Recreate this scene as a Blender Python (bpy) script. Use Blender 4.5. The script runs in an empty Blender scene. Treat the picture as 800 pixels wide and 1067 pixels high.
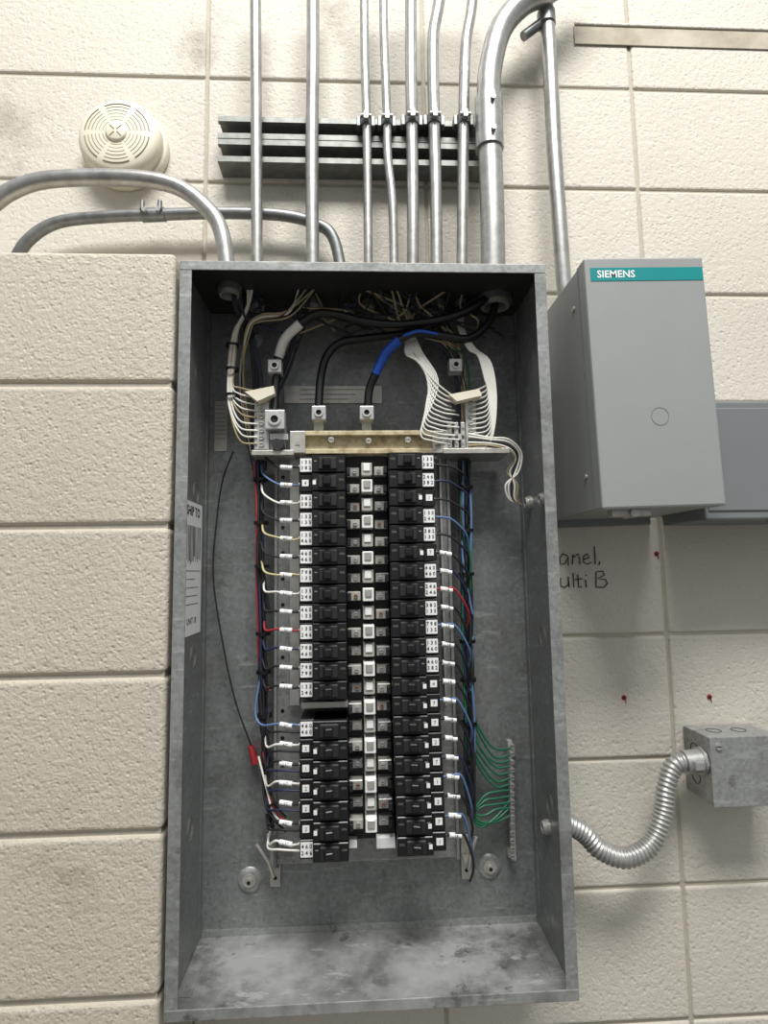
import bpy, bmesh, math, random
from mathutils import Vector, Matrix
random.seed(7)
S=bpy.context.scene
S.view_settings.view_transform='Standard'
ZC=1.5
F=600.0
th,ps,ro=math.radians(5.85),math.radians(2.85),math.radians(0.9)
CAM=Vector((0,-0.945,ZC))
Fw=Vector((math.cos(th)*math.sin(ps),math.cos(th)*math.cos(ps),math.sin(th)))
R0=Vector((math.cos(ps),-math.sin(ps),0)); U0=R0.cross(Fw)
Rt=math.cos(ro)*R0-math.sin(ro)*U0; Up=math.sin(ro)*R0+math.cos(ro)*U0
def W(px,py,y):
    """survey measurement -> world point on the vertical plane at depth y (wall face is y=0)"""
    d=Rt*((px-400)/F)+Up*((533.5-py)/F)+Fw
    t=(y-CAM.y)/d.y
    return CAM+d*t
def srgb(r,g,b):
    f=lambda c:(c/12.92 if c<=0.04045 else ((c+0.055)/1.055)**2.4)
    return (f(r/255),f(g/255),f(b/255),1)
# ---------------------------------------------------------------- materials
def mat(name,col,rough=0.5,metal=0.0,var=0.0,vscale=20,bump=0.0,bscale=200,col2=None,spec=0.5,voro=False,thr=None,bdist=0.002,smudge=0.0):
    m=bpy.data.materials.new(name); m.use_nodes=True
    nt=m.node_tree; n=nt.nodes; l=nt.links
    b=n['Principled BSDF']
    b.inputs['Base Color'].default_value=srgb(*col)
    b.inputs['Roughness'].default_value=rough
    b.inputs['Metallic'].default_value=metal
    b.inputs['Specular IOR Level'].default_value=spec
    tc=n.new('ShaderNodeTexCoord')
    if var>0 or col2:
        if voro:
            t=n.new('ShaderNodeTexVoronoi'); t.inputs['Scale'].default_value=vscale
            t2=n.new('ShaderNodeTexNoise'); t2.inputs['Scale'].default_value=6; t2.inputs['Detail'].default_value=8; t2.inputs['Roughness'].default_value=0.7
            mp=n.new('ShaderNodeMapping'); mp.inputs['Scale'].default_value=(1.6,1,0.7)
            l.new(tc.outputs['Object'],mp.inputs[0]); l.new(mp.outputs[0],t2.inputs['Vector'])
            mm=n.new('ShaderNodeMix'); mm.data_type='RGBA'; mm.inputs[0].default_value=0.68
            l.new(t.outputs['Color'],mm.inputs[6]); l.new(t2.outputs['Fac'],mm.inputs[7])
            bw=n.new('ShaderNodeRGBToBW'); l.new(mm.outputs[2],bw.inputs[0]); out=bw.outputs[0]
        else:
            t=n.new('ShaderNodeTexNoise'); t.inputs['Scale'].default_value=vscale; t.inputs['Detail'].default_value=8; t.inputs['Roughness'].default_value=0.65; out=t.outputs['Fac']
        l.new(tc.outputs['Object'],t.inputs['Vector'])
        cr=n.new('ShaderNodeValToRGB')
        lo,hi=thr if thr else (0.3,0.7)
        cr.color_ramp.elements[0].position=lo; cr.color_ramp.elements[1].position=hi
        c=srgb(*col)
        if col2: cr.color_ramp.elements[0].color=srgb(*col2); cr.color_ramp.elements[1].color=c
        else:
            cr.color_ramp.elements[0].color=tuple(x*(1-var) for x in c[:3])+(1,)
            cr.color_ramp.elements[1].color=tuple(min(1,x*(1+var)) for x in c[:3])+(1,)
        l.new(out,cr.inputs[0]); src=cr.outputs[0]
        if smudge>0:   # scuffs and dirt
            for (sc,lo2,hi2,am,cc,mpv) in ((9,0.52,0.64,smudge,(52,50,46),(1,1,1)),(34,0.58,0.63,smudge*0.9,(200,202,198),(0.4,1,3.0)),(26,0.60,0.64,smudge,(60,58,52),(1,1,1)),(4,0.54,0.72,smudge*0.8,(100,86,64),(1,1,1))):
                q=n.new('ShaderNodeTexNoise'); q.inputs['Scale'].default_value=sc; q.inputs['Detail'].default_value=10; q.inputs['Roughness'].default_value=0.72
                mp=n.new('ShaderNodeMapping'); mp.inputs['Scale'].default_value=mpv; mp.inputs['Location'].default_value=(sc*0.37,sc*0.11,sc*0.23)
                l.new(tc.outputs['Object'],mp.inputs[0]); l.new(mp.outputs[0],q.inputs['Vector'])
                r2=n.new('ShaderNodeMapRange'); r2.inputs[1].default_value=lo2; r2.inputs[2].default_value=hi2; r2.inputs[3].default_value=0; r2.inputs[4].default_value=am
                l.new(q.outputs['Fac'],r2.inputs[0])
                mx=n.new('ShaderNodeMix'); mx.data_type='RGBA'; mx.inputs[7].default_value=srgb(*cc)
                l.new(r2.outputs[0],mx.inputs[0]); l.new(src,mx.inputs[6]); src=mx.outputs[2]
        l.new(src,b.inputs['Base Color'])
    if bump>0:
        t=n.new('ShaderNodeTexNoise'); t.inputs['Scale'].default_value=bscale; t.inputs['Detail'].default_value=6; t.inputs['Roughness'].default_value=0.6
        l.new(tc.outputs['Object'],t.inputs['Vector'])
        bp=n.new('ShaderNodeBump'); bp.inputs['Strength'].default_value=bump; bp.inputs['Distance'].default_value=bdist
        l.new(t.outputs['Fac'],bp.inputs['Height']); l.new(bp.outputs[0],b.inputs['Normal'])
    return m
def wallmat(name,col,bs,bst,dist,spots=()):
    m=mat(name,col,0.6,0,0.06,3,0,0)
    nt=m.node_tree; n=nt.nodes; l=nt.links; b=n['Principled BSDF']; tc=n['Texture Coordinate']
    no=n.new('ShaderNodeTexNoise'); no.inputs['Scale'].default_value=bs; no.inputs['Detail'].default_value=8; no.inputs['Roughness'].default_value=0.7
    vo=n.new('ShaderNodeTexVoronoi'); vo.inputs['Scale'].default_value=bs*0.9
    l.new(tc.outputs['Object'],no.inputs['Vector']); l.new(tc.outputs['Object'],vo.inputs['Vector'])
    cr=n.new('ShaderNodeValToRGB'); cr.color_ramp.elements[0].position=0.0; cr.color_ramp.elements[1].position=0.35
    l.new(vo.outputs['Distance'],cr.inputs[0])
    ad=n.new('ShaderNodeMath'); ad.operation='MULTIPLY_ADD'; ad.inputs[1].default_value=0.3
    l.new(cr.outputs[0],ad.inputs[0]); l.new(no.outputs['Fac'],ad.inputs[2])
    bp=n.new('ShaderNodeBump'); bp.inputs['Strength'].default_value=bst; bp.inputs['Distance'].default_value=dist
    l.new(ad.outputs[0],bp.inputs['Height']); l.new(bp.outputs[0],b.inputs['Normal'])
    d=n.new('ShaderNodeTexNoise'); d.inputs['Scale'].default_value=5; d.inputs['Detail'].default_value=14; d.inputs['Roughness'].default_value=0.8
    l.new(tc.outputs['Object'],d.inputs['Vector'])
    fac=d.outputs['Fac']
    for (c,rad,amt) in spots:   # grime patches around old penetrations
        sub=n.new('ShaderNodeVectorMath'); sub.operation='DISTANCE'; sub.inputs[1].default_value=c
        l.new(tc.outputs['Object'],sub.inputs[0])
        mr=n.new('ShaderNodeMapRange'); mr.inputs[1].default_value=0; mr.inputs[2].default_value=rad; mr.inputs[3].default_value=amt; mr.inputs[4].default_value=0
        l.new(sub.outputs['Value'],mr.inputs[0])
        a2=n.new('ShaderNodeMath'); a2.operation='ADD'; l.new(fac,a2.inputs[0]); l.new(mr.outputs[0],a2.inputs[1]); fac=a2.outputs[0]
    dr=n.new('ShaderNodeValToRGB'); dr.color_ramp.elements[0].position=0.58; dr.color_ramp.elements[1].position=0.8
    dr.color_ramp.elements[0].color=(0,0,0,1); dr.color_ramp.elements[1].color=(0.6,0.6,0.6,1)
    l.new(fac,dr.inputs[0])
    src=b.inputs['Base Color'].links[0].from_socket
    mx=n.new('ShaderNodeMix'); mx.data_type='RGBA'; mx.inputs[7].default_value=srgb(112,101,84)
    l.new(dr.outputs[0],mx.inputs[0]); l.new(src,mx.inputs[6]); l.new(mx.outputs[2],b.inputs['Base Color'])
    return m
M={}
sp=[(tuple(W(8,125,0)),0.14,0.28),(tuple(W(345,25,0)),0.10,0.24),(tuple(W(205,35,0)),0.08,0.18),(tuple(W(300,175,0)),0.12,0.14),(tuple(W(215,60,0)),0.06,0.16),(tuple(W(560,60,0)),0.07,0.16)]
M['wall']=wallmat('painted_block',(208,202,189),110,0.75,0.0038,sp)
M['wallL']=wallmat('painted_block_rough',(207,198,181),130,0.85,0.005)
M['mortar']=mat('painted_mortar',(180,173,157),0.8,0,0.12,25,0.6,180)
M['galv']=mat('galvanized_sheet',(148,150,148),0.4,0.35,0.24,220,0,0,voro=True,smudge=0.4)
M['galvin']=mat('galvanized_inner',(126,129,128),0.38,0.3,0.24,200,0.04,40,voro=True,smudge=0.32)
M['galvfloor']=mat('galvanized_stained',(176,177,173),0.4,0.3,0,12,0.04,40,col2=(120,121,118),thr=(0.35,0.62),smudge=0.6)
M['galvtop']=mat('galvanized_shaded',(56,56,54),0.5,0.3,0.2,60,0.04,40)  # shade under the enclosure top, painted in as darker steel
M['pipe']=mat('conduit_steel',(172,172,169),0.36,0.8,0.2,60,0.05,80,smudge=0.2)
M['pipedark']=mat('conduit_weathered',(128,130,129),0.45,0.7,0.3,50,0.1,80)
M['strut']=mat('strut_steel',(124,126,121),0.5,0.5,0.25,70)
M['dark']=mat('dark_void',(14,14,15),0.8)
M['black']=mat('black_plastic',(22,22,23),0.35,0,0.1,30)
M['blackm']=mat('black_matte',(32,32,33),0.6,0,0.1,30)
M['cream']=mat('cream_plastic',(222,216,195),0.45,0,0.03,10)
M['creamd']=mat('cream_plastic_grille',(136,128,106),0.6,0,0.03,10)
M['white']=mat('white_insulation',(228,225,216),0.45,0,0.04,40)
M['label']=mat('white_label',(236,236,233),0.6,0,0.03,50)
M['ink']=mat('black_ink',(20,20,22),0.7,0,0.05,50)
M['fade']=mat('faded_ink',(130,128,122),0.7,0,0.05,50)
M['gray']=mat('gray_enamel',(146,149,147),0.45,0,0.03,12)
M['grayd']=mat('gray_enamel_dark',(116,119,120),0.5,0,0.04,12)
M['teal']=mat('teal_label',(0,134,134),0.4,0,0.03,10)
M['tin']=mat('tin_plated',(184,182,174),0.38,0.5,0.2,60)
M['alum']=mat('aluminium_lug',(194,194,190),0.35,0.5,0.12,80)
M['brass']=mat('aged_zinc_bracket',(198,188,154),0.5,0.25,0,50,0.05,80,col2=(150,130,94),thr=(0.35,0.55))
M['plate']=mat('grey_insulator',(172,169,160),0.5,0,0.1,40)
M['orange']=mat('copper_strap',(150,118,94),0.45,0.3,0.2,60)
M['blue']=mat('blue_insulation',(92,118,158),0.4,0,0.05,40)
M['navy']=mat('dark_blue_insulation',(40,46,76),0.4,0,0.05,40)
M['bluetape']=mat('blue_tape',(30,84,190),0.4,0,0.08,60)
M['red']=mat('red_insulation',(166,48,54),0.4,0,0.05,40)
M['green']=mat('green_insulation',(40,100,72),0.4,0,0.08,40)
M['tan']=mat('tan_insulation',(164,148,114),0.45,0,0.1,40)
M['yellow']=mat('yellow_insulation',(196,186,140),0.45,0,0.06,40)
M['flex']=mat('flex_steel',(182,182,178),0.38,0.65,0.15,80)
M['redink']=mat('red_ink',(140,28,30),0.7,0,0.1,90)
M['band']=mat('mottled_paint',(184,176,158),0.7,0,0,9,0.4,90,col2=(146,136,116),thr=(0.3,0.6))
M['floor']=mat('concrete_floor',(112,110,104),0.8,0,0.12,6,0.3,60)
# ---------------------------------------------------------------- mesh builder
class MB:
    def __init__(s): s.v=[];s.f=[];s.m=[];s.s=[];s.mats=[]
    def mi(s,k):
        if k not in s.mats: s.mats.append(k)
        return s.mats.index(k)
    def add(s,vs,fs,k,sm=False):
        o=len(s.v); s.v+= [tuple(v) for v in vs]; i=s.mi(k)
        for f in fs: s.f.append([a+o for a in f]); s.m.append(i); s.s.append(sm)
    def box(s,a,b,k,bev=0,rot=None,seg=2):
        a=Vector(a);b=Vector(b)
        lo=Vector([min(a[i],b[i]) for i in range(3)]);hi=Vector([max(a[i],b[i]) for i in range(3)])
        c=(lo+hi)/2; h=(hi-lo)/2
        if bev>0:
            bm=bmesh.new(); bmesh.ops.create_cube(bm,size=2)
            for v in bm.verts: v.co=Vector((v.co.x*h.x,v.co.y*h.y,v.co.z*h.z))
            bmesh.ops.bevel(bm,geom=bm.edges[:],offset=min(bev,min(h)*0.95),segments=seg,affect='EDGES',profile=0.5)
            vs=[v.co.copy() for v in bm.verts]; bm.verts.index_update(); fs=[[v.index for v in f.verts] for f in bm.faces]; bm.free()
        else:
            vs=[Vector((x*h.x,y*h.y,z*h.z)) for x in(-1,1) for y in(-1,1) for z in(-1,1)]
            fs=[(0,1,3,2),(4,6,7,5),(0,4,5,1),(2,3,7,6),(0,2,6,4),(1,5,7,3)]
        if rot is not None: vs=[rot@v for v in vs]
        s.add([v+c for v in vs],fs,k)
    def cyl(s,p0,p1,r,k,seg=16,r2=None,cap=True):
        p0=Vector(p0);p1=Vector(p1); d=(p1-p0).normalized(); r2=r if r2 is None else r2
        u=d.orthogonal().normalized(); w=d.cross(u)
        vs=[];
        for p,rr in((p0,r),(p1,r2)):
            for i in range(seg):
                a=2*math.pi*i/seg; vs.append(p+u*math.cos(a)*rr+w*math.sin(a)*rr)
        fs=[(i,(i+1)%seg,seg+(i+1)%seg,seg+i) for i in range(seg)]
        s.add(vs,fs,k,True)
        if cap: s.add(vs,[list(range(seg))[::-1],list(range(seg,2*seg))],k)
    def ring(s,p0,p1,ro_,ri,k,seg=20):
        p0=Vector(p0);p1=Vector(p1); d=(p1-p0).normalized(); u=d.orthogonal().normalized(); w=d.cross(u)
        vs=[]
        for p,rr in((p0,ri),(p0,ro_),(p1,ro_),(p1,ri)):
            for i in range(seg):
                a=2*math.pi*i/seg; vs.append(p+u*math.cos(a)*rr+w*math.sin(a)*rr)
        fs=[]
        for q in range(4):
            for i in range(seg):
                j=(i+1)%seg; n=(q+1)%4
                fs.append((q*seg+i,q*seg+j,n*seg+j,n*seg+i))
        s.add(vs,fs,k)
    def tube(s,path,r,k,seg=8,cap=True):
        P=[Vector(p) for p in path]; n=len(P)
        T=[(P[min(i+1,n-1)]-P[max(i-1,0)]).normalized() for i in range(n)]
        u=T[0].orthogonal().normalized(); vs=[]
        for i in range(n):
            u=(u-T[i]*u.dot(T[i])).normalized(); w=T[i].cross(u)
            rr=r[i] if isinstance(r,(list,tuple)) else r
            for j in range(seg):
                a=2*math.pi*j/seg; vs.append(P[i]+u*math.cos(a)*rr+w*math.sin(a)*rr)
        fs=[(i*seg+j,i*seg+(j+1)%seg,(i+1)*seg+(j+1)%seg,(i+1)*seg+j) for i in range(n-1) for j in range(seg)]
        s.add(vs,fs,k,True)
        if cap: s.add(vs,[list(range(seg))[::-1],list(range((n-1)*seg,n*seg))],k)
    def text(s,t,o,size,k,ux=(1,0,0),uz=(0,0,1),bold=0):
        cu=bpy.data.curves.new('t','FONT'); cu.body=t; cu.size=size; cu.resolution_u=2; cu.align_x='CENTER'; cu.align_y='CENTER'; cu.offset=bold
        ob=bpy.data.objects.new('t',cu); me=ob.to_mesh()
        ux=Vector(ux);uz=Vector(uz);o=Vector(o)
        vs=[o+ux*v.co.x+uz*v.co.y for v in me.vertices]; fs=[list(p.vertices) for p in me.polygons]
        ob.to_mesh_clear(); bpy.data.objects.remove(ob); bpy.data.curves.remove(cu)
        s.add(vs,fs,k)
    def lathe(s,c,ax,prof,k,seg=48):
        c=Vector(c);d=Vector(ax).normalized(); u=d.orthogonal().normalized(); w=d.cross(u); vs=[]
        for r,h in prof:
            for i in range(seg):
                a=2*math.pi*i/seg; vs.append(c+d*h+u*math.cos(a)*r+w*math.sin(a)*r)
        fs=[(q*seg+i,q*seg+(i+1)%seg,(q+1)*seg+(i+1)%seg,(q+1)*seg+i) for q in range(len(prof)-1) for i in range(seg)]
        s.add(vs,fs,k,True)
    def build(s,name,parent=None):
        me=bpy.data.meshes.new(name); me.from_pydata(s.v,[],s.f)
        for k in s.mats: me.materials.append(M[k])
        me.polygons.foreach_set('material_index',s.m); me.polygons.foreach_set('use_smooth',s.s)
        me.update(); ob=bpy.data.objects.new(name,me); S.collection.objects.link(ob)
        if parent: ob.parent=parent
        return ob
def spl(pts,n=8):
    P=[Vector(p) for p in pts]
    if len(P)<3: return P
    Q=[P[0]*2-P[1]]+P+[P[-1]*2-P[-2]]; out=[]
    for i in range(1,len(Q)-2):
        a,b,c,d=Q[i-1:i+3]
        for j in range(n):
            t=j/n
            out.append(0.5*((2*b)+(-a+c)*t+(2*a-5*b+4*c-d)*t*t+(-a+3*b-3*c+d)*t**3))
    out.append(P[-1]); return out
def PW(l): return [W(*p) for p in l]
# ---------------------------------------------------------------- room
PZ=0.196; PX=0.383
wb=MB()
wb.box((-2.2,0.0035,0),(2.4,0.2,3.4),'mortar')
z=ZC-0.5034-5*PZ
j=0.0025
while z<3.3:
    zl=max(z+j,0.0)
    x=-0.253-5*PX
    while x<2.2:
        o=random.uniform(-0.0007,0.0007)
        wb.box((x+j,o,zl),(x+PX-j,0.05,z+PZ-j),'wall',0.0042,seg=3)
        x+=PX
    z+=PZ
wb.build('wall_back')
wl=MB()
xR=-0.249; topz=ZC+0.4495
wl.box((-1.9,-0.160,0),(xR-0.003,-0.001,topz-0.003),'mortar')
z=ZC+0.2597-9*0.195
while z<topz-0.01:
    zt=min(z+0.195-j,topz); zb=max(z+j,0)
    if zt-zb>0.02:
        for (a,b) in ((-0.64,xR),(-1.03,-0.645),(-1.42,-1.035),(-1.9,-1.425)):
            wl.box((a,-0.1645,zb),(b,-0.0015,zt),'wallL',0.007,seg=4)
    z+=0.195
wl.build('wall_left')
fl=MB(); fl.box((-2.2,-3.5,-0.1),(2.4,0.2,-0.0),'floor'); fl.build('floor')
# flush lintel course at the upper right, darker mottled beige below its lip
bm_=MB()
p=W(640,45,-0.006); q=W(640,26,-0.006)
bm_.box((0.41,-0.003,p.z),(2.2,-0.001,q.z),'band',0.001)
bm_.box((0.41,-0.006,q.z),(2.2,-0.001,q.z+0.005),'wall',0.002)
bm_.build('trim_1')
# ---------------------------------------------------------------- smoke detector
sd=MB(); c=W(122,139,-0.045); c=Vector((c.x,0,c.z))
sd.lathe(c,(0,-1,0),[(0.070,0.0),(0.072,0.003),(0.072,0.014),(0.069,0.017),(0.065,0.018),(0.065,0.021),(0.067,0.022),(0.067,0.034),(0.064,0.040),(0.058,0.044),(0.048,0.0465),(0.03,0.048),(0.0,0.049)],'cream')
for r in (0.022,0.028,0.034,0.040,0.046,0.052):
    for q in range(6):
        a0=math.radians(60*q+6); a1=math.radians(60*q+54)
        d=-(0.0455+0.0025*(1-(r/0.055)**2))
        sd.tube([c+Vector((r*math.cos(a0+(a1-a0)*i/8),d,r*math.sin(a0+(a1-a0)*i/8))) for i in range(9)],0.0010,'creamd',6)
sd.lathe(c,(0,-1,0),[(0.017,0.047),(0.017,0.0505),(0.014,0.052),(0.0,0.0525)],'cream',32)
for a in range(4):
    t=math.radians(45+90*a); sd.tube([c+Vector((math.cos(t)*0.003,-0.0525,math.sin(t)*0.003)),c+Vector((math.cos(t)*0.013,-0.0522,math.sin(t)*0.013))],0.0008,'creamd',6)
sd.build('smoke_detector')
# ---------------------------------------------------------------- strut
def strut(pz0,name):
    s=MB(); a=W(227,pz0,-0.04); xe=W(505,135,-0.04).x; H=0.040; D=0.041
    x0,x1=a.x,xe; zt=a.z; zb=zt-H; t=0.0026
    s.box((x0,-t,zb),(x1,-0.0005,zt),'strut')
    s.box((x0,-D,zt-t),(x1,-t,zt),'strut'); s.box((x0,-D,zb),(x1,-t,zb+t),'strut')
    s.box((x0,-D,zt-0.0095),(x1,-D+t,zt-t),'strut'); s.box((x0,-D,zb+t),(x1,-D+t,zb+0.0095),'strut')
    s.box((x0,-D+t,zt-0.0095),(x1,-D+0.008,zt-0.0070),'strut'); s.box((x0,-D+t,zb+0.007),(x1,-D+0.008,zb+0.0095),'strut')
    x=x0+0.03
    while x<x1-0.04:
        s.box((x,-t-0.0006,zt-H/2-0.006),(x+0.028,-t,zt-H/2+0.006),'dark'); x+=0.05
    return s.build(name)
strut(121,'strut_channel'); st2=strut(145,'strut_channel.001')
# ---------------------------------------------------------------- conduits
YP=-0.055
def conduit(pts,w,k='pipe',strap=None,coup=None,seg=18,n=10):
    s=MB(); P=PW(pts); r=w/2*(CAM.y*-1+pts[0][2])/F
    r=abs(r); s.tube(spl(P,n),r,k,seg)
    if strap:
        q=W(*strap)
        rr=r+0.0018
        s.cyl(q-Vector((0,0,0.008)),q+Vector((0,0,0.008)),rr,'pipedark',18)
        for sg in(-1,1): s.box(q+Vector((sg*rr,-0.003,-0.009)),q+Vector((sg*(rr+0.006),0.012,0.009)),'pipedark',0.001)
        s.box(q+Vector((-0.004,-rr-0.008,-0.007)),q+Vector((0.004,-rr+0.002,0.007)),'pipe',0.001)
        s.cyl(q+Vector((-0.009,-rr-0.004,0)),q+Vector((0.009,-rr-0.004,0)),0.0035,'pipe',8)
    if coup:
        for (a,b,kk) in coup:
            A=W(*a);B=W(*b); s.cyl(A,B,r*1.17,kk,20)
            d=(B-A)
            for f in (0.2,0.8):
                q=A+d*f; s.cyl(q+Vector((0.001,-r*1.1,0)),q+Vector((0.001,-r*1.17-0.006,0)),0.004,'pipe',8)
    return s
BT=ZC+0.436
def finish(s,pt,r,name):
    q=W(*pt); x,y=q.x,pt[2]
    s.cyl((x,y,BT+0.0005),(x,y,BT+0.012),r*1.25,'pipedark',18)
    s.cyl((x,y,BT+0.0004),(x,y,BT+0.004),r*1.5,'pipe',8)
    s.cyl((x,y,BT-0.012),(x,y,BT-0.0022),r*1.45,'pipedark',8)
    s.ring((x,y,BT-0.018),(x,y,BT-0.012),r*1.15,r*0.9,'tin')
    return s.build(name)
CN=[0]
def cname():
    n='electrical_conduit' if CN[0]==0 else 'electrical_conduit.%03d'%CN[0]
    CN[0]+=1; return n
def mk(pts,w,**kw):
    s=conduit(pts,w,**kw); return finish(s,pts[-1],w/2*0.89/F,cname())
def endz(px,y):
    lo,hi=200,340
    for _ in range(40):
        mid=(lo+hi)/2
        if W(px,mid,y).z>BT+0.001: lo=mid
        else: hi=mid
    return (px,lo,y)
mk([(266,-25,YP),(267,120,YP),endz(268,YP)],12.5)
mk([(326,-25,YP),(326,60,YP),(325,170,YP),endz(326,YP)],14.5)
mk([(379,-25,YP),(380,60,YP),(382,130,YP),(383,200,YP),endz(384,YP)],10,strap=(381,127,YP))
mk([(399,-25,YP),(400,40,YP),(403,120,YP),(404,165,YP),(409,215,YP),endz(411,YP)],10,strap=(403,127,YP))
mk([(428,-25,YP),(428,60,YP),(429,130,YP),(430,200,YP),endz(430,YP)],13.5,strap=(429,126,YP))
mk([(462,-25,YP),(456,10,YP),(451,45,YP),(452,120,YP),(454,200,YP),endz(455,YP)],13.5,strap=(452,126,YP))
mk([(494,-25,YP),(491,10,YP),(485,50,YP),(483,120,YP),(482,200,YP),endz(481,YP)],12.5,strap=(483,126,YP),k='pipe')
s=conduit([(612,-48,-0.07),(578,-14,-0.07),(545,3,-0.07),(522,30,-0.07),(511,70,-0.07),(509,105,-0.07),(511,170,-0.07),(513,230,-0.07),endz(514,-0.07)],27,k='pipe',coup=[((509,104,-0.07),(510,156,-0.07),'pipe')],seg=24)
finish(s,(514,272,-0.07),27/2*0.88/F,cname())
s=MB(); e_=W(590,320,-0.05); e_.z=ZC+0.429+0.007
s.tube(spl(PW([(566,-25,-0.05),(572,50,-0.05),(577,150,-0.05),(583,235,-0.05),(587,290,-0.05)])+[e_]),0.0125,'pipe',18)
q=W(569,20,-0.05); s.cyl(q-Vector((0,0,0.012)),q+Vector((0,0,0.012)),0.0155,'pipedark'); q2=W(545,38,-0.05); s.cyl(q,q2,0.008,'pipedark')
s.build(cname())
# left elbows
yj=-0.10
mk([(-60,245,yj),(-20,222,yj),(10,200,yj),(45,188,yj),(100,185,yj),(150,187,yj),(185,195,yj),(212,214,yj),(230,240,yj),endz(239,yj)],17.5,seg=24)
yk=-0.035
s=conduit([(8,300,yk),(14,276,yk),(30,250,yk),(60,232,yk),(110,226,yk),(160,224,yk),(230,222,yk),(290,224,yk),(325,232,yk),(348,250,yk),endz(361,yk)],12.5,k='pipedark',coup=[((148,224.5,yk),(172,223.5,yk),'pipedark')])
for dx in(-9,9):
    q=W(160+dx,218,yk); s.cyl(q+Vector((0,-0.012,-0.008)),q+Vector((0,-0.012,0.006)),0.004,'pipedark',8)
finish(s,(361,272,yk),0.009,cname())
# ---------------------------------------------------------------- enclosure
EP=bpy.data.objects.new('electrical_panel',None); S.collection.objects.link(EP)
X0,X1,Z0,Z1,YF=-0.241,0.277,ZC-0.546,ZC+0.436,-0.165
t=0.002
en=MB()
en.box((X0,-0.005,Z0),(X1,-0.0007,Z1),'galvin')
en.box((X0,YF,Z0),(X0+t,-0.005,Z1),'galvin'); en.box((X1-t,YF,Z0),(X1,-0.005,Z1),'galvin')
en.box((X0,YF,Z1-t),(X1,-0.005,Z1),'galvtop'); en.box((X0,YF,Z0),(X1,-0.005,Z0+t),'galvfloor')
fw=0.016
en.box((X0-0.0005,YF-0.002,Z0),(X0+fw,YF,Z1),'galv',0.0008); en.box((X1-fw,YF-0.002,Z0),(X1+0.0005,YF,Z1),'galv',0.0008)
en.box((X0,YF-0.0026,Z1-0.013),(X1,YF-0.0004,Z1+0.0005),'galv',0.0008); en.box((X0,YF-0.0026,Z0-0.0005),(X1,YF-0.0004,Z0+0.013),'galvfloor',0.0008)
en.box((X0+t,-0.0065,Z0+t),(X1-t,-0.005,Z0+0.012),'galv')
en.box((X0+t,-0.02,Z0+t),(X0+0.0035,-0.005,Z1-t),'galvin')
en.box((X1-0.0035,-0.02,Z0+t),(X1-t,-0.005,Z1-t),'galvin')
en.box((X0+t,-0.13,Z0+t),(X0+0.022,-0.01,Z0+t+0.0012),'galvfloor',0.0005); en.box((X1-0.022,-0.13,Z0+t),(X1-t,-0.01,Z0+t+0.0012),'galvfloor',0.0005)
for (px,py) in ((260,917),(510,903),(262,352)):
    q=W(px,py,-0.006); q.y=-0.005
    en.lathe(q,(0,-1,0),[(0.019,0.0),(0.016,0.003),(0.012,0.004),(0,0.004)],'galv',24)
    en.cyl(q+Vector((0,-0.004,0)),q+Vector((0,-0.0055,0)),0.010,'tin',20)
    en.cyl(q+Vector((0,-0.004,0)),q+Vector((0,-0.010,0)),0.0065,'tin',6); en.cyl(q+Vector((0,-0.0100,0)),q+Vector((0,-0.0104,0)),0.003,'dark',10)
for (px,py,y,r) in ((562,862,-0.08,0.011),(543,524,-0.06,0.011),(578,520,-0.13,0.010)):
    q=W(px,py,y); z=q.z
    en.cyl((X1-t,y,z),(X1-t-0.006,y,z),r,'tin',8); en.ring((X1-t-0.010,y,z),(X1-t-0.004,y,z),r*0.8,r*0.45,'alum'); en.cyl((X1-t-0.007,y,z),(X1-t-0.008,y,z),r*0.45,'dark',12)
# pressed knockouts on side walls
for zz in (ZC+0.3,ZC+0.12,ZC-0.12,ZC-0.36):
    for r_ in (0.011,0.016):
        en.ring((X0+t+0.0004,-0.075,zz),(X0+t,-0.075,zz),r_,r_-0.0007,'fade',24); 
        if zz!=ZC+0.12: en.ring((X1-t-0.0004,-0.09,zz+0.02),(X1-t,-0.09,zz+0.02),r_,r_-0.0007,'fade',24)
en.build('enclosure',EP)
fr=MB()
a=W(287,478,-0.035); b=W(478,893,-0.035)
fr.box((a.x,-0.035,b.z),(b.x,-0.030,a.z),'galv',0.001)
fr.box((a.x,-0.042,b.z),(a.x+0.004,-0.030,a.z),'galv'); fr.box((b.x-0.004,-0.042,b.z),(b.x,-0.030,a.z),'galv')
fr.box((a.x+0.02,-0.030,a.z-0.02),(b.x-0.02,-0.005,a.z-0.05),'galv'); fr.box((a.x+0.02,-0.030,b.z+0.02),(b.x-0.02,-0.005,b.z+0.05),'galv')
for i in range(12):
    z=a.z-0.03-i*0.04
    fr.cyl((a.x+0.012,-0.0352,z),(a.x+0.012,-0.0356,z),0.003,'dark',12)
for px,py in((285,905),(488,897)):
    q=W(px,py,-0.03)
    fr.box((q.x-0.008,-0.012,q.z-0.035),(q.x+0.008,-0.009,q.z+0.03),'tin',0.001)
    fr.box((q.x-0.008,-0.035,q.z+0.0),(q.x+0.008,-0.009,q.z+0.003),'tin')
    fr.ring((q.x,-0.0125,q.z-0.022),(q.x,-0.011,q.z-0.022),0.0062,0.003,'tin'); fr.cyl((q.x,-0.0121,q.z-0.022),(q.x,-0.0124,q.z-0.022),0.003,'dark')
    fr.tube([W(px-18 if px<400 else px+8,py-25,-0.05),W(px-6 if px<400 else px+3,py-8,-0.05),W(px,py+8,-0.03)],0.0028,'tin',8)
def pbox(o,px0,py0,px1,py1,y0,y1,k,bev=0):
    A=W(px0,py0,y0);B=W(px1,py1,y0); o.box((A.x,y0,B.z),(B.x,y1,A.z),k,bev)
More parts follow.
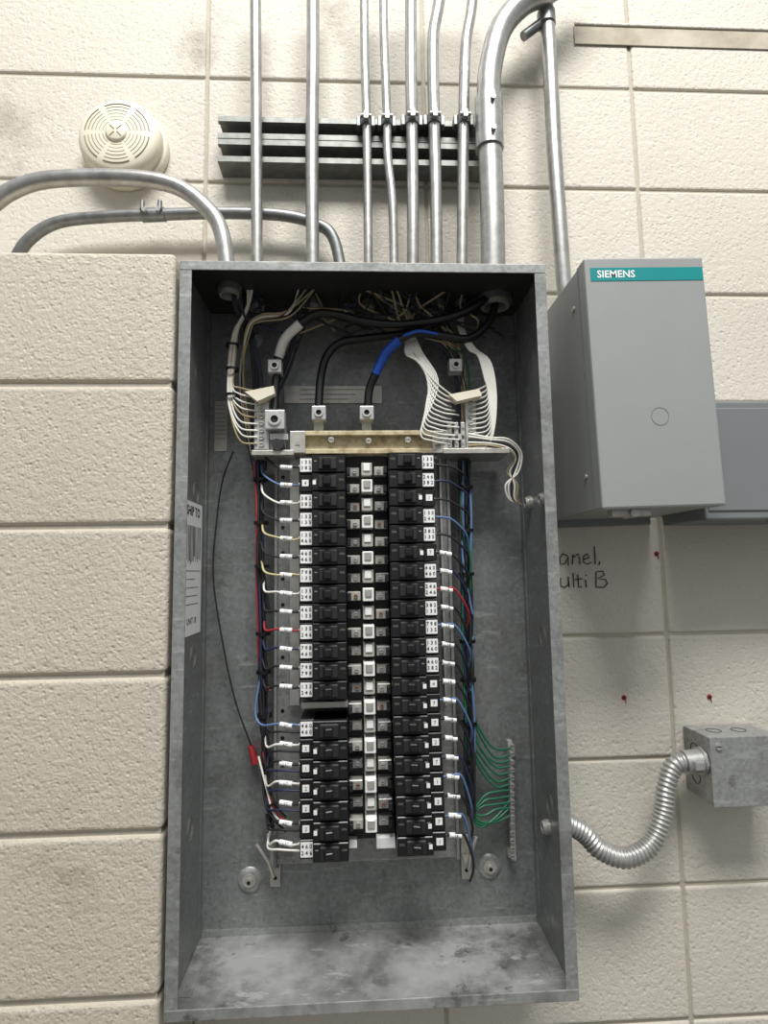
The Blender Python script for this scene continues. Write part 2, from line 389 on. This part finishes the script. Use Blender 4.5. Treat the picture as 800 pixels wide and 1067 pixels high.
pbox(fr,302,452,467,471,-0.070,-0.060,'brass',0.001)
pbox(fr,304,449,465,453,-0.082,-0.060,'brass',0.0006)
pbox(fr,304,468,465,472,-0.082,-0.060,'brass',0.0006)
pbox(fr,302,449,318,472,-0.083,-0.060,'tin',0.001); pbox(fr,450,449,467,472,-0.083,-0.060,'tin',0.001)
for px,py in((310,464),(456,464),(345,458),(384,459),(425,458)):
    q=W(px,py,-0.083); fr.cyl(q,q+Vector((0,0.02,0)),0.0045,'tin',12); fr.box(q+Vector((-0.0035,-0.0003,-0.0005)),q+Vector((0.0035,0.001,0.0005)),'dark')
pbox(fr,262,469,306,474,-0.09,-0.02,'tin',0.0006); pbox(fr,462,467,531,472,-0.09,-0.02,'tin',0.0006)
pbox(fr,302,476,312,735,-0.05,-0.035,'tin',0.0006); pbox(fr,457,476,466,735,-0.05,-0.035,'tin',0.0006)
pbox(fr,296,402,398,420,-0.008,-0.005,'tin',0.0005)
for i in range(3):
    A=W(347,406+i*5,-0.0082); fr.box((A.x-0.055,-0.0084,A.z-0.0006),(A.x+0.05-0.012*i,-0.008,A.z+0.0008),'fade')
fr.build('mounting_frame',EP)
# ---------------------------------------------------------------- lugs
lg=MB()
def lug(px,py,w,y,k='alum'):
    q=W(px,py,y); h=w/2
    lg.box(q+Vector((-h,0,-h)),q+Vector((h,0.022,h)),k,0.0015)
    lg.ring(q+Vector((0,-0.003,0)),q+Vector((0,0.001,0)),h*0.62,h*0.38,k); lg.cyl(q+Vector((0,-0.0002,0)),q+Vector((0,-0.0006,0)),h*0.4,'dark',12)
lug(286,437,0.030,-0.09); lug(332,430,0.022,-0.08); lug(382,430,0.022,-0.08); lug(286,381,0.021,-0.085); lug(475,380,0.021,-0.07)
q=W(289,463,-0.094); lg.cyl(q,q+Vector((0,0.03,0)),0.0095,'blackm',6)
for px in(332,382):
    pbox(lg,px-5,438,px+5,455,-0.062,-0.055,'tin')
pbox(lg,278,443,298,470,-0.068,-0.058,'tin')
lg.build('main_lugs',EP)
# ---------------------------------------------------------------- neutral bars
nb=MB()
for (px0,px1,lab) in((265,280,-1),(484,497,1)):
    pbox(nb,px0,408,px1,468,-0.075,-0.062,'alum',0.0006)
    for i in range(8):
        q=W((px0+px1)/2,412+i*7.3,-0.0755); nb.cyl(q,q+Vector((0,-0.003,0)),0.0038,'tin',10); nb.box(q+Vector((-0.003,-0.0034,-0.0004)),q+Vector((0.003,-0.003,0.0004)),'dark')
pbox(nb,281,452,300,458,-0.078,-0.06,'alum'); pbox(nb,466,452,484,458,-0.078,-0.06,'alum')
for px in (466,473,480): 
    pbox(nb,px,440,px+5,466,-0.078,-0.068,'alum',0.0006)
    for i in range(3):
        q=W(px+2.5,445+i*8,-0.0785); nb.cyl(q,q+Vector((0,-0.002,0)),0.002,'tin',8)
def wedge(pts,y0,y1,k,o):
    vs=[W(px,py,y0) for px,py in pts]+[W(px,py,y0)+Vector((0,y1-y0,0)) for px,py in pts]; n=len(pts)
    o.add(vs,[list(range(n))[::-1],list(range(n,2*n))]+[(i,(i+1)%n,n+(i+1)%n,n+i) for i in range(n)],k)
wedge([(255,408),(285,402),(286,410),(268,418)],-0.095,-0.075,'cream',nb)
wedge([(468,411),(499,405),(502,412),(476,418)],-0.095,-0.075,'cream',nb)
nb.build('neutral_bus_bars',EP)
gb=MB()
pbox(gb,529,772,538,897,-0.030,-0.018,'alum',0.0006)
for i in range(15):
    q=W(533.5,777+i*8.2,-0.0305); gb.cyl(q,q+Vector((0,-0.003,0)),0.0036,'tin',10); gb.box(q+Vector((-0.0028,-0.0034,-0.0004)),q+Vector((0.0028,-0.003,0.0004)),'dark')
for py in(780,890):
    q=W(533,py,-0.018); gb.box((q.x-0.005,-0.018,q.z-0.005),(q.x+0.005,-0.005,q.z+0.005),'tin')
gb.build('ground_bus_bar',EP)
# ---------------------------------------------------------------- breakers
YB=-0.118
zt_=W(336,483,YB).z; zb_=W(338,889,YB).z; PIT=(zt_-zb_)/20
xlo=W(311,620,YB).x; xli=W(361,620,YB).x
xri=W(407,620,YB).x; xro=W(457,620,YB).x
bk=MB()
def breaker(xo,xi,z,lab,left):
    X=lambda u: xo+(xi-xo)*u
    h=PIT*0.94/2
    bk.box((X(0),-0.045,z-h),(X(1),YB+0.012,z+h),'black',0.001,seg=1)
    bk.box((X(0.28),-0.06,z-h),(X(1),YB,z+h),'black',0.0012,seg=1)
    bk.box((X(0.42),YB+0.002,z-h*0.72),(X(0.82),YB-0.004,z+h*0.72),'blackm',0.0015,seg=1)
    r=Matrix.Rotation(math.radians(14 if left else -14),3,'Z')
    bk.box((X(0.52),YB-0.014,z-h*0.42),(X(0.68),YB-0.002,z+h*0.42),'black',0.0012,rot=r,seg=1)
    bk.cyl((X(0.6),YB-0.0046,z-h*0.5),(X(0.6),YB-0.0046,z+h*0.5),0.006,'blackm',12)
    bk.text('ON',(X(0.91),YB-0.0004,z+0.003),0.0045,'fade')
    bk.box((X(0.33),YB-0.0004,z+0.003),(X(0.39),YB+0.001,z+0.0045),'fade')
    if lab==1:
        bk.box((X(0.02),YB+0.0112,z-h*0.78),(X(0.27),YB+0.013,z+h*0.78),'label')
        for rr in(0.0042,-0.0042):
            bk.text(random.choice(['2 4 6','1 3 5','7 9 8','3 8 2','4 6 0']),((X(0.145),YB+0.0108,z+rr)),0.0072,'ink',bold=0.0001)
    else:
        bk.box((X(0.06),YB+0.0112,z-h*0.35),(X(0.2),YB+0.013,z+h*0.4),'label')
        bk.text(random.choice(['1','2','4','7']),((X(0.13),YB+0.0108,z)),0.007,'ink')
        bk.box((X(0.30),YB-0.0004,z-h*0.3),(X(0.37),YB+0.001,z+h*0.2),'label')
    e=-0.0005 if left else 0.0005
    bk.cyl((X(0),YB+0.03,z),(X(0)+e*4,YB+0.03,z),0.0045,'tin',10)
Ll=[0,2,3,4,5,6,7,8,9,10,11,12,14,20]; Lr=[0,1,3,4,6,7,8,9,10,11]
for i in range(21):
    z=zt_-i*PIT
    if i!=13: breaker(xlo,xli,z,1 if i in Ll else 0,True)
    sh=0.0035*max(0,i-13)/7
    breaker(xro+sh,xri+sh,z+0.0035,1 if i in Lr else 0,False)
z=zt_-13*PIT
bk.box((xlo+0.001,-0.045,z-0.003),(xli,-0.09,z+0.006),'tin',0.001)
bk.build('circuit_breaker_bank')
# centre bus
cb=MB()
a=W(360,476,-0.06); b=W(409,872,-0.06)
cb.box((xli-0.003,-0.062,b.z),(xri+0.003,-0.035,a.z),'blackm')
xc=(xli+xri)/2; wd=(xri-xli)
for i in range(20):
    z=zt_-i*PIT-0.003
    deep=0.008*(i%2)
    cb.box((xc-wd*0.13,-0.088-deep,z-PIT*0.36),(xc+wd*0.13,-0.06,z+PIT*0.36),'label' if i%2 else 'plate',0.001,seg=1)
    cb.box((xc-wd*0.08,-0.090-deep,z-PIT*0.12),(xc+wd*0.08,-0.088-deep,z+PIT*0.30),'tin' if i%2 else 'label',0.0006,seg=1)
    for sg in(-1,1):
        dd=0.010*((i+(sg>0))%2)
        kk=('plate','tin','tin','galv')[(i*3+sg)%4]
        cb.box((xc+sg*wd*0.18,-0.074-dd,z-PIT*0.34),(xc+sg*wd*0.49,-0.06,z+PIT*0.16),kk,0.0008,seg=1)
        cb.box((xc+sg*wd*0.40,-0.086-dd,z-PIT*0.30),(xc+sg*wd*0.49,-0.06,z+PIT*0.10),'blackm',0.0008,seg=1)
        q=Vector((xc+sg*wd*0.29,-0.074-dd,z-0.002)); cb.cyl(q,q+Vector((0,-0.003,0)),0.0030,'alum' if (i*3+sg)%5 else 'orange',10); cb.box(q+Vector((-0.0024,-0.0034,-0.0004)),q+Vector((0.0024,-0.003,0.0004)),'dark')
pbox(cb,392,873,412,884,-0.075,-0.06,'label',0.001); pbox(cb,358,876,372,884,-0.075,-0.06,'label',0.001)
cb.build('bus_bar_spine',EP)
# ---------------------------------------------------------------- wiring
wr=MB()
def wire(pts,r,k,seg=7,n=7): wr.tube(spl(PW(pts),n),r,k,seg)
def jit(a): return random.uniform(-a,a)
TH=0.0065
wire([(286,428,-0.078),(287,405,-0.073),(290,370,-0.07)],TH,'black',12)
wire([(290,372,-0.07),(297,353,-0.078),(313,337,-0.09)],TH*1.15,'white',12)
wire([(312,338,-0.09),(330,327,-0.092),(352,328,-0.092),(380,335,-0.092),(420,338,-0.092),(470,330,-0.09),(505,312,-0.085),(514,292,-0.07)],TH,'black',12)
wire([(332,424,-0.07),(334,395,-0.065),(340,372,-0.06),(355,357,-0.06),(385,352,-0.06),(430,345,-0.07),(480,322,-0.07),(510,298,-0.07)],TH,'black',12)
wire([(383,424,-0.07),(385,405,-0.07),(392,388,-0.075)],TH,'black',12)
wire([(391,390,-0.075),(402,368,-0.082),(416,354,-0.092)],TH*1.1,'bluetape',12)
wire([(415,355,-0.092),(432,347,-0.094),(460,350,-0.09),(490,352,-0.08),(512,330,-0.075),(518,292,-0.07)],TH,'black',12)
wire([(420,350,-0.1),(436,345,-0.103),(456,348,-0.1)],0.0025,'bluetape')
for i in range(9):
    y=408+i*6.8
    o=i*1.5
    wire([(262+jit(6),296,-0.09),(257+jit(2),322,-0.08),(248-o*0.4+jit(1),345,-0.078),(245-o*0.6,375,-0.08),(242-o*0.3+jit(1),400+i*3,-0.085),(250+jit(1),y-4,-0.085),(268,y,-0.076)],0.0014,'white' if i%4 else 'tan')
for i in range(6):
    wire([(322+jit(10),298,-0.09),(300+jit(5),324+i,-0.09),(272+jit(3),328+i*1.5,-0.085),(256+i,345,-0.075),(252+jit(2),400,-0.05),(262+jit(3),470,-0.04),(268+jit(2),500,-0.045)],0.0014,['tan','tan','white','tan','blackm','tan'][i])
for i in range(10):
    wire([(245+jit(5),298,-0.1),(250+jit(4),325,-0.08),(262+jit(4),345,-0.06),(268+jit(5),400,-0.05),(266+jit(4),470,-0.045),(268+jit(3),500,-0.05)],0.0019,random.choice(['blackm','blackm','blackm','navy','blackm']))
for i in range(6):
    wire([(322+jit(10),298,-0.09),(312+jit(8),345,-0.06),(298+jit(6),380,-0.04),(284+jit(5),430,-0.03),(274+jit(3),490,-0.04)],0.0016,random.choice(['blackm','blackm','navy','blackm']))
# neutral fans: run up behind the feeders in tight bundles
for i in range(13):
    y=411+i*4.3
    wire([(432+jit(4),300,-0.05),(425+jit(4),335,-0.055),(422+i*1.4,366+jit(1),-0.085),(434+i*2.2-4*(i>7),376+i*2,-0.092),(438+(12-i)*1.3,y-13,-0.094),(451+(12-i)*1.2,y-3,-0.092),(470+(i%3)*4,y,-0.078)],0.0013,'white')
for i in range(13):
    y=408+i*4.9
    wire([(482+jit(4),300,-0.05),(480+jit(3),340,-0.055),(487+i*0.6,362+jit(1),-0.085),(498+i*1.1,371+i*0.6,-0.092),(505+i*1.0,395+i*2,-0.092),(506+i*0.4,y-6,-0.09),(492,y,-0.078)],0.0013,'white')
for i in range(14):
    wire([(420+jit(60),300,-0.09),(440+jit(25),335+jit(10),-0.06),(470+jit(12),365,-0.05),(482+jit(6),420,-0.035),(482+jit(4),475,-0.04),(483+jit(3),505,-0.05)],0.0018,random.choice(['blackm','blackm','navy','tan','blackm']))
for i in range(22):
    a=random.choice([365,384,411,430,455,481,326,268])
    wire([(a+jit(4),297,-0.08),(a+jit(15),318+jit(6),-0.075),(a+jit(30)+10,332+jit(8),-0.08),(a+jit(40)+25,346+jit(6),-0.06)],0.0017,random.choice(['blackm','blackm','blackm','tan','blackm','navy']))
wire([(455,340,-0.05),(468,362,-0.05),(484,372,-0.05),(490,420,-0.04),(487,500,-0.04)],0.0018,'green')
for i,k in enumerate(['white','white','blackm','white','tan']):
    wire([(488,452+i*3,-0.078),(510,456+i*2,-0.09),(530,458+i*3,-0.085),(543-i*2,472+i*2,-0.075),(540-i*3,492,-0.07),(527+i*3,505,-0.07),(530+i*2,520,-0.065),(543,526,-0.06)],0.0016,k)
for i in range(15):
    k=['blackm','blackm','navy','blackm','blackm','blackm','blackm','navy','blackm','blackm','blackm','blackm','navy','blackm','red'][i]
    e=random.choice([640,720,800,865,865,865])
    pts=[]; y=482
    o=jit(4); 
    while y<e:
        pts.append((270+o+jit(1.3)+(y-480)*0.018,y,-0.05+jit(0.008))); y+=55
    pts.append((276+jit(3)+(e-480)*0.018,e,-0.055)); wire(pts,0.002,k)
for i in range(16):
    k=['navy','blackm','blackm','navy','blackm','blue','blackm','blackm','blackm','blue','green','blackm','blackm','green','blackm','blue'][i]
    e=random.choice([640,720,800,850,850,850])
    pts=[]; y=480; o=jit(5)
    while y<e:
        pts.append((484+o+jit(1.5)+(y-480)*0.016,y,-0.05+jit(0.008))); y+=55
    pts.append((488+jit(4)+(e-480)*0.01,e,-0.055)); wire(pts,0.002,k)
for py in(500,545,590,660,700,745):
    q=W(271+(py-480)*0.018,py,-0.05); wr.ring(q-Vector((0,0,0.0025)),q+Vector((0,0,0.0025)),0.0115,0.0095,'black')
    q=W(484+(py-480)*0.016,py+8,-0.05); wr.ring(q-Vector((0,0,0.0025)),q+Vector((0,0,0.0025)),0.0125,0.0105,'black')
for py in(360,385,412): 
    q=W(242,py,-0.082); wr.ring(q-Vector((0,0,0.002)),q+Vector((0,0,0.002)),0.010,0.0085,'black')
def rowpx(i,left): return (483+i*20.3) if left else (480+i*20.2)
cl=['blackm','blue','white','blackm','yellow','blackm','yellow','white','blackm','red','navy','blackm','blackm','white','blue','white','blackm','white','blackm','blackm','white','blackm']
cr_=['blackm','navy','blackm','blue','blackm','blackm','navy','red','blackm','blue','blackm','blackm','blackm','blue','blackm','blackm','navy','blue','blackm','blue','blackm']
for i in range(21):
    if i!=13:
        z=zt_-i*PIT; E=Vector((xlo,YB+0.03,z))
        s0=W(271+i*0.36+jit(2),rowpx(i,True)-20,-0.055); s1=W(274+i*0.3,rowpx(i,True)-9,-0.07)
        P=[s0,s1,Vector((E.x-0.035,-0.082,z+0.002+jit(0.002))),Vector((E.x-0.016,-0.086,z+jit(0.002))),E]
        if i==14: P=[W(272,700,-0.05),W(266,740,-0.06),W(272,755,-0.07)]+P[2:]
        pp=spl(P,7); wr.tube(pp,0.0017,cl[i] if i!=14 else 'blue',7)
        a=Vector((E.x-0.030,-0.083,z+0.0015)); b=Vector((E.x-0.012,-0.087,z+jit(0.001)))
        wr.cyl(a,b,0.0036,'label',8); wr.text(random.choice(['L13','12','A08','L7','24']),(a+b)/2+Vector((0,-0.0038,0)),0.006,'ink')
        if i>=14:
            z2=z-PIT*0.35; E2=Vector((E.x,E.y,z2))
            wr.tube(spl([W(274+i*0.36+jit(2),rowpx(i,True)-26,-0.06),W(279,rowpx(i,True)-6,-0.07),Vector((E.x-0.030,-0.084,z2+0.001)),E2],7),0.0016,random.choice(['blackm','white','navy']),7)
    z=zt_+0.0035-i*PIT; E=Vector((xro+0.0035*max(0,i-13)/7,YB+0.03,z)); y=rowpx(i,False)
    P=[E,Vector((E.x+0.014,-0.086,z+jit(0.002))),Vector((E.x+0.03,-0.082,z-0.004+jit(0.003))),W(486+i*0.3+jit(2),y+16,-0.07),W(486+i*0.25+jit(2),y+34,-0.055)]
    wr.tube(spl(P,7),0.0018,cr_[i],7)
    if i>=5:
        a=Vector((E.x+0.007,-0.0865,z)); b=Vector((E.x+0.025,-0.083,z-0.003)); wr.cyl(a,b,0.0038,'label',8); wr.text(random.choice(['10','22','A4','L18','6']),(a+b)/2+Vector((0,-0.004,0)),0.006,'ink')
for i in range(11):
    y=780+i*6.2
    st=[(489+jit(2),700+i*9,-0.05),(491+jit(2),735+i*8,-0.05)] if i<7 else [(489,800+i*2,-0.05),(490,845,-0.05)]
    wire(st+[(503+jit(3),y-16+ (4 if i<7 else 22)+jit(2),-0.045),(517,y+2+jit(2),-0.04),(531,y,-0.033)],0.0018,'green')
for i in range(3): wire([(490,840+i*3,-0.05),(500,856+i*3,-0.05),(518,856-i*3,-0.04),(531,850-i*8,-0.033)],0.0018,'green')
wire([(243,470,-0.03),(232,500,-0.025),(226,540,-0.02),(222,600,-0.02),(232,670,-0.02),(245,730,-0.02),(262,778,-0.02)],0.0014,'blackm')
A=W(261,777,-0.02);B=W(266,793,-0.022); wr.cyl(A,B,0.0045,'red',10,r2=0.0065); wr.cyl(B,B+(B-A)*0.15,0.0075,'red',10)
for i in range(4):
    wire([(272+jit(3),760+i*14,-0.055),(277+jit(3),800+i*12,-0.065),(285,835+i*6,-0.075),(298,852+i*5,-0.08)],0.0017,['blackm','red','white','blackm'][i])
wr.build('panel_wiring')
# ---------------------------------------------------------------- shipping label on inner left wall
lb=MB()
zt=W(193,518,-0.15).z; zb=W(190,667,-0.15).z; xx=X0+t+0.0006
lb.box((X0+t,-0.152,zb),(xx,-0.040,zt),'label')
lb.text('SHIP TO',(xx+0.0004,-0.088,zt-0.014),0.019,'ink',(0,1,0),bold=0.0004)
for i in range(14):
    yy=-0.13+i*0.006; lb.box((xx,yy,zt-0.085+jit(0.006)),(xx+0.0004,yy+random.choice([0.001,0.002,0.003]),zt-0.035),'ink')
for i in range(5): lb.box((xx,-0.145,zt-0.1-i*0.012),(xx+0.0003,-0.06-jit(0.015),zt-0.1006-i*0.012),'ink')
lb.text('UNIT 18',(xx+0.0004,-0.09,zb+0.02),0.013,'ink',(0,1,0))
lb.build('shipping_label')
lb=MB(); a=W(224,418,-0.006); b=W(236,470,-0.006)
lb.box((a.x,-0.0056,b.z),(b.x,-0.005,a.z),'plate'); 
for i in range(9): lb.box((a.x+0.002,-0.0059,a.z-0.006-i*0.007),(b.x-0.003,-0.0056,a.z-0.0075-i*0.007),'fade')
lb.build('inspection_sticker')
# ---------------------------------------------------------------- gray disconnect cabinet
gc=MB()
cx0,cx1,cz0,cz1,cy=0.3255,0.4925,ZC+0.0802,ZC+0.429,-0.20
gc.box((cx0,cy+0.012,cz0),(cx1,-0.001,cz1),'gray',0.002)
gc.box((cx0-0.0015,cy,cz0-0.0015),(cx1+0.0015,cy+0.025,cz1+0.0015),'gray',0.003)
gc.box((cx0-0.0018,cy+0.0252,cz0),(cx0+0.001,cy+0.0265,cz1),'grayd')
gc.box((cx0+0.006,cy-0.0006,cz1-0.033),(cx1-0.001,cy,cz1-0.014),'teal')
gc.text('SIEMENS',(cx0+0.042,cy-0.0009,cz1-0.0238),0.0145,'label',bold=0.00025)
gc.ring(((cx0+cx1)/2+0.004,cy-0.0004,ZC+0.203),((cx0+cx1)/2+0.004,cy+0.001,ZC+0.203),0.0125,0.0118,'grayd',28)
gc.box((cx1-0.001,cy+0.01,cz0+0.01),(cx1+0.007,cy+0.03,cz0+0.045),'grayd',0.002)
gc.box((cx0+0.02,cy+0.02,cz0-0.010),(cx0+0.075,cy+0.035,cz0-0.001),'tin',0.001)
gc.cyl((cx0+0.05,cy+0.015,cz0-0.006),(cx0+0.05,cy+0.045,cz0-0.006),0.006,'tin',12)
gc.box((cx0+0.005,-0.012,cz0-0.012),(cx1-0.005,-0.001,cz0+0.01),'grayd',0.002)
for z in(cz0+0.05,cz1-0.05): gc.cyl((cx0-0.002,cy+0.05,z),(cx0+0.001,cy+0.05,z),0.004,'tin',10)
g=gc.build('disconnect_switch_cabinet')
piv=Vector(((cx0+cx1)/2,0,(cz0+cz1)/2))
g.data.transform(Matrix.Translation(piv)@Matrix.Rotation(math.radians(-1.2),4,'Y')@Matrix.Translation(-piv))
wb2=MB(); a=W(757,419,-0.12); b=W(757,541,-0.12)
wx0=0.518
wb2.box((wx0,-0.105,b.z),(wx0+0.32,-0.001,a.z),'grayd',0.002)
wb2.box((wx0-0.001,-0.122,b.z-0.001),(wx0+0.321,-0.100,a.z+0.001),'grayd',0.003)
wb2.box((wx0+0.003,-0.124,b.z+0.012),(wx0+0.317,-0.121,a.z-0.010),'grayd',0.002)
wb2.box((wx0+0.10,-0.13,b.z-0.008),(wx0+0.13,-0.11,b.z+0.012),'tin',0.001)
wb2.build('wireway_box')
# ---------------------------------------------------------------- junction box + flex
jb=MB(); q1=W(739,769,-0.072); q2=W(739,841,-0.072)
jx=q1.x; jz1=q1.z; jz0=q2.z
jb.box((jx,-0.070,jz0),(jx+0.11,-0.001,jz1),'galv',0.001)
jb.box((jx-0.001,-0.0735,jz0-0.001),(jx+0.111,-0.070,jz1+0.001),'galv',0.001)
for (x,z) in((jx+0.012,jz1-0.012),(jx+0.098,jz0+0.012)):
    jb.cyl((x,-0.0735,z),(x,-0.076,z),0.005,'tin',12); jb.box((x-0.004,-0.0765,z-0.0006),(x+0.004,-0.076,z+0.0006),'dark')
for zz in (jz0+0.03,jz1-0.03): jb.ring((jx-0.0006,-0.03,zz),(jx,-0.03,zz),0.011,0.0103,'dark',24)
for xx_ in (0.03,0.07): jb.ring((jx+xx_,-0.035,jz1),(jx+xx_,-0.035,jz1+0.0006),0.011,0.0103,'dark',24)
jb.build('junction_box')
fx=MB()
yx=-0.05
P=[Vector((jx-0.018,yx,(jz0+jz1)/2+0.010))]+PW([(703,797,yx),(694,820,yx-0.005),(690,850,yx-0.01),(678,880,-0.065),(652,894,-0.07),(625,885,-0.07),(608,868,-0.07)])+[Vector((X1+0.022,-0.075,W(596,856,-0.075).z))]
path=spl(P,30); 
L=[0]
for i in range(1,len(path)): L.append(L[-1]+(path[i]-path[i-1]).length)
N=int(L[-1]/0.0011); rs=[];rad=[]; k=0
for i in range(N+1):
    d=L[-1]*i/N
    while k<len(L)-2 and L[k+1]<d: k+=1
    tt=(d-L[k])/max(1e-9,L[k+1]-L[k]); rs.append(path[k].lerp(path[k+1],tt)); rad.append(0.0132+0.0016*math.sin(2*math.pi*d/0.0066))
fx.tube(rs,rad,'flex',20)
c0=P[0]; fx.cyl(c0+Vector((-0.012,0,-0.002)),(jx-0.001,c0.y,c0.z),0.0175,'flex',20); fx.cyl((jx-0.006,c0.y,c0.z),(jx-0.0012,c0.y,c0.z),0.021,'flex',8)
fx.box(c0+Vector((-0.008,-0.026,-0.006)),c0+Vector((0.006,-0.014,0.006)),'flex',0.001)
c1=P[-1]; fx.cyl(c1+Vector((0.006,0,-0.001)),(X1+0.0008,c1.y,c1.z),0.0172,'flex',20)
fx.build('flexible_metal_conduit')
# ---------------------------------------------------------------- handwriting on wall
hw=MB()
def st(pts,k='ink',r=0.0009): hw.tube([W(x,y,-0.0012) for x,y in pts],r,k,5)
st([(571,592),(573,573),(580,574),(581,580),(574,583)])
st([(591,579),(586,577),(583,582),(584,588),(589,587),(592,580),(592,589)])
st([(596,588),(597,578),(598,581),(602,577),(604,582),(604,588)])
st([(608,583),(614,581),(612,577),(608,580),(608,586),(612,588),(616,586)])
st([(619,569),(620,580),(620,588)]); st([(625,585),(624,589)])
st([(566,614),(568,601),(573,608),(578,601),(580,614)])
st([(584,602),(584,610),(588,612),(592,609),(592,601),(593,612)])
st([(597,597),(598,612)]); st([(602,599),(603,612),(606,611)]); st([(599,604),(607,603)])
st([(610,604),(611,612)]); st([(610,599),(611,600)])
st([(621,612),(621,596),(628,595),(630,599),(623,603),(631,604),(633,608),(629,612),(621,612)])
hw.build('handwritten_note')
rd=MB()
for px,py in((684,577),(650,727),(739,726)):
    q=W(px,py,-0.001); rd.lathe(q,(0,-1,0),[(0.0042,0),(0.004,0.0006),(0,0.0008)],'redink',14)
    rd.tube([q+Vector((0.002,-0.0006,-0.002)),q+Vector((0.003,-0.0006,-0.009))],0.0007,'redink',5); rd.cyl(q+Vector((0,-0.0007,0)),q+Vector((0,-0.0012,0)),0.0018,'ink',8)
rd.build('red_paint_mark')
# ---------------------------------------------------------------- light
def area(name,loc,tgt,sx,sy,pw,col=(1,1,1)):
    l=bpy.data.lights.new(name,'AREA'); l.shape='RECTANGLE'; l.size=sx; l.size_y=sy; l.energy=pw; l.color=col
    o=bpy.data.objects.new(name,l); o.location=loc; d=Vector(tgt)-Vector(loc); o.rotation_euler=d.to_track_quat('-Z','Y').to_euler(); S.collection.objects.link(o)
area('ceiling_light',(0.2,-1.7,4.35),(0.1,-0.1,1.3),1.8,0.8,152,(1.0,0.99,0.97))
w=bpy.data.worlds.new('World'); S.world=w; w.use_nodes=True
wn=w.node_tree.nodes; wlk=w.node_tree.links; bg=wn['Background']
bg.inputs[0].default_value=(0.97,0.985,1.0,1)
tcw=wn.new('ShaderNodeTexCoord'); sx=wn.new('ShaderNodeSeparateXYZ'); mr=wn.new('ShaderNodeMapRange')
mr.inputs[1].default_value=-0.3; mr.inputs[2].default_value=0.7; mr.inputs[3].default_value=0.24; mr.inputs[4].default_value=0.60
wlk.new(tcw.outputs['Generated'],sx.inputs[0]); wlk.new(sx.outputs['Z'],mr.inputs[0]); wlk.new(mr.outputs[0],bg.inputs[1])
# ---------------------------------------------------------------- camera
cd=bpy.data.cameras.new('Camera'); cd.sensor_width=36; cd.lens=F/1067*36; cd.clip_start=0.01
co=bpy.data.objects.new('Camera',cd); S.collection.objects.link(co)
m=Matrix((Rt,Up,-Fw)).transposed().to_4x4(); m.translation=CAM; co.matrix_world=m
S.camera=co
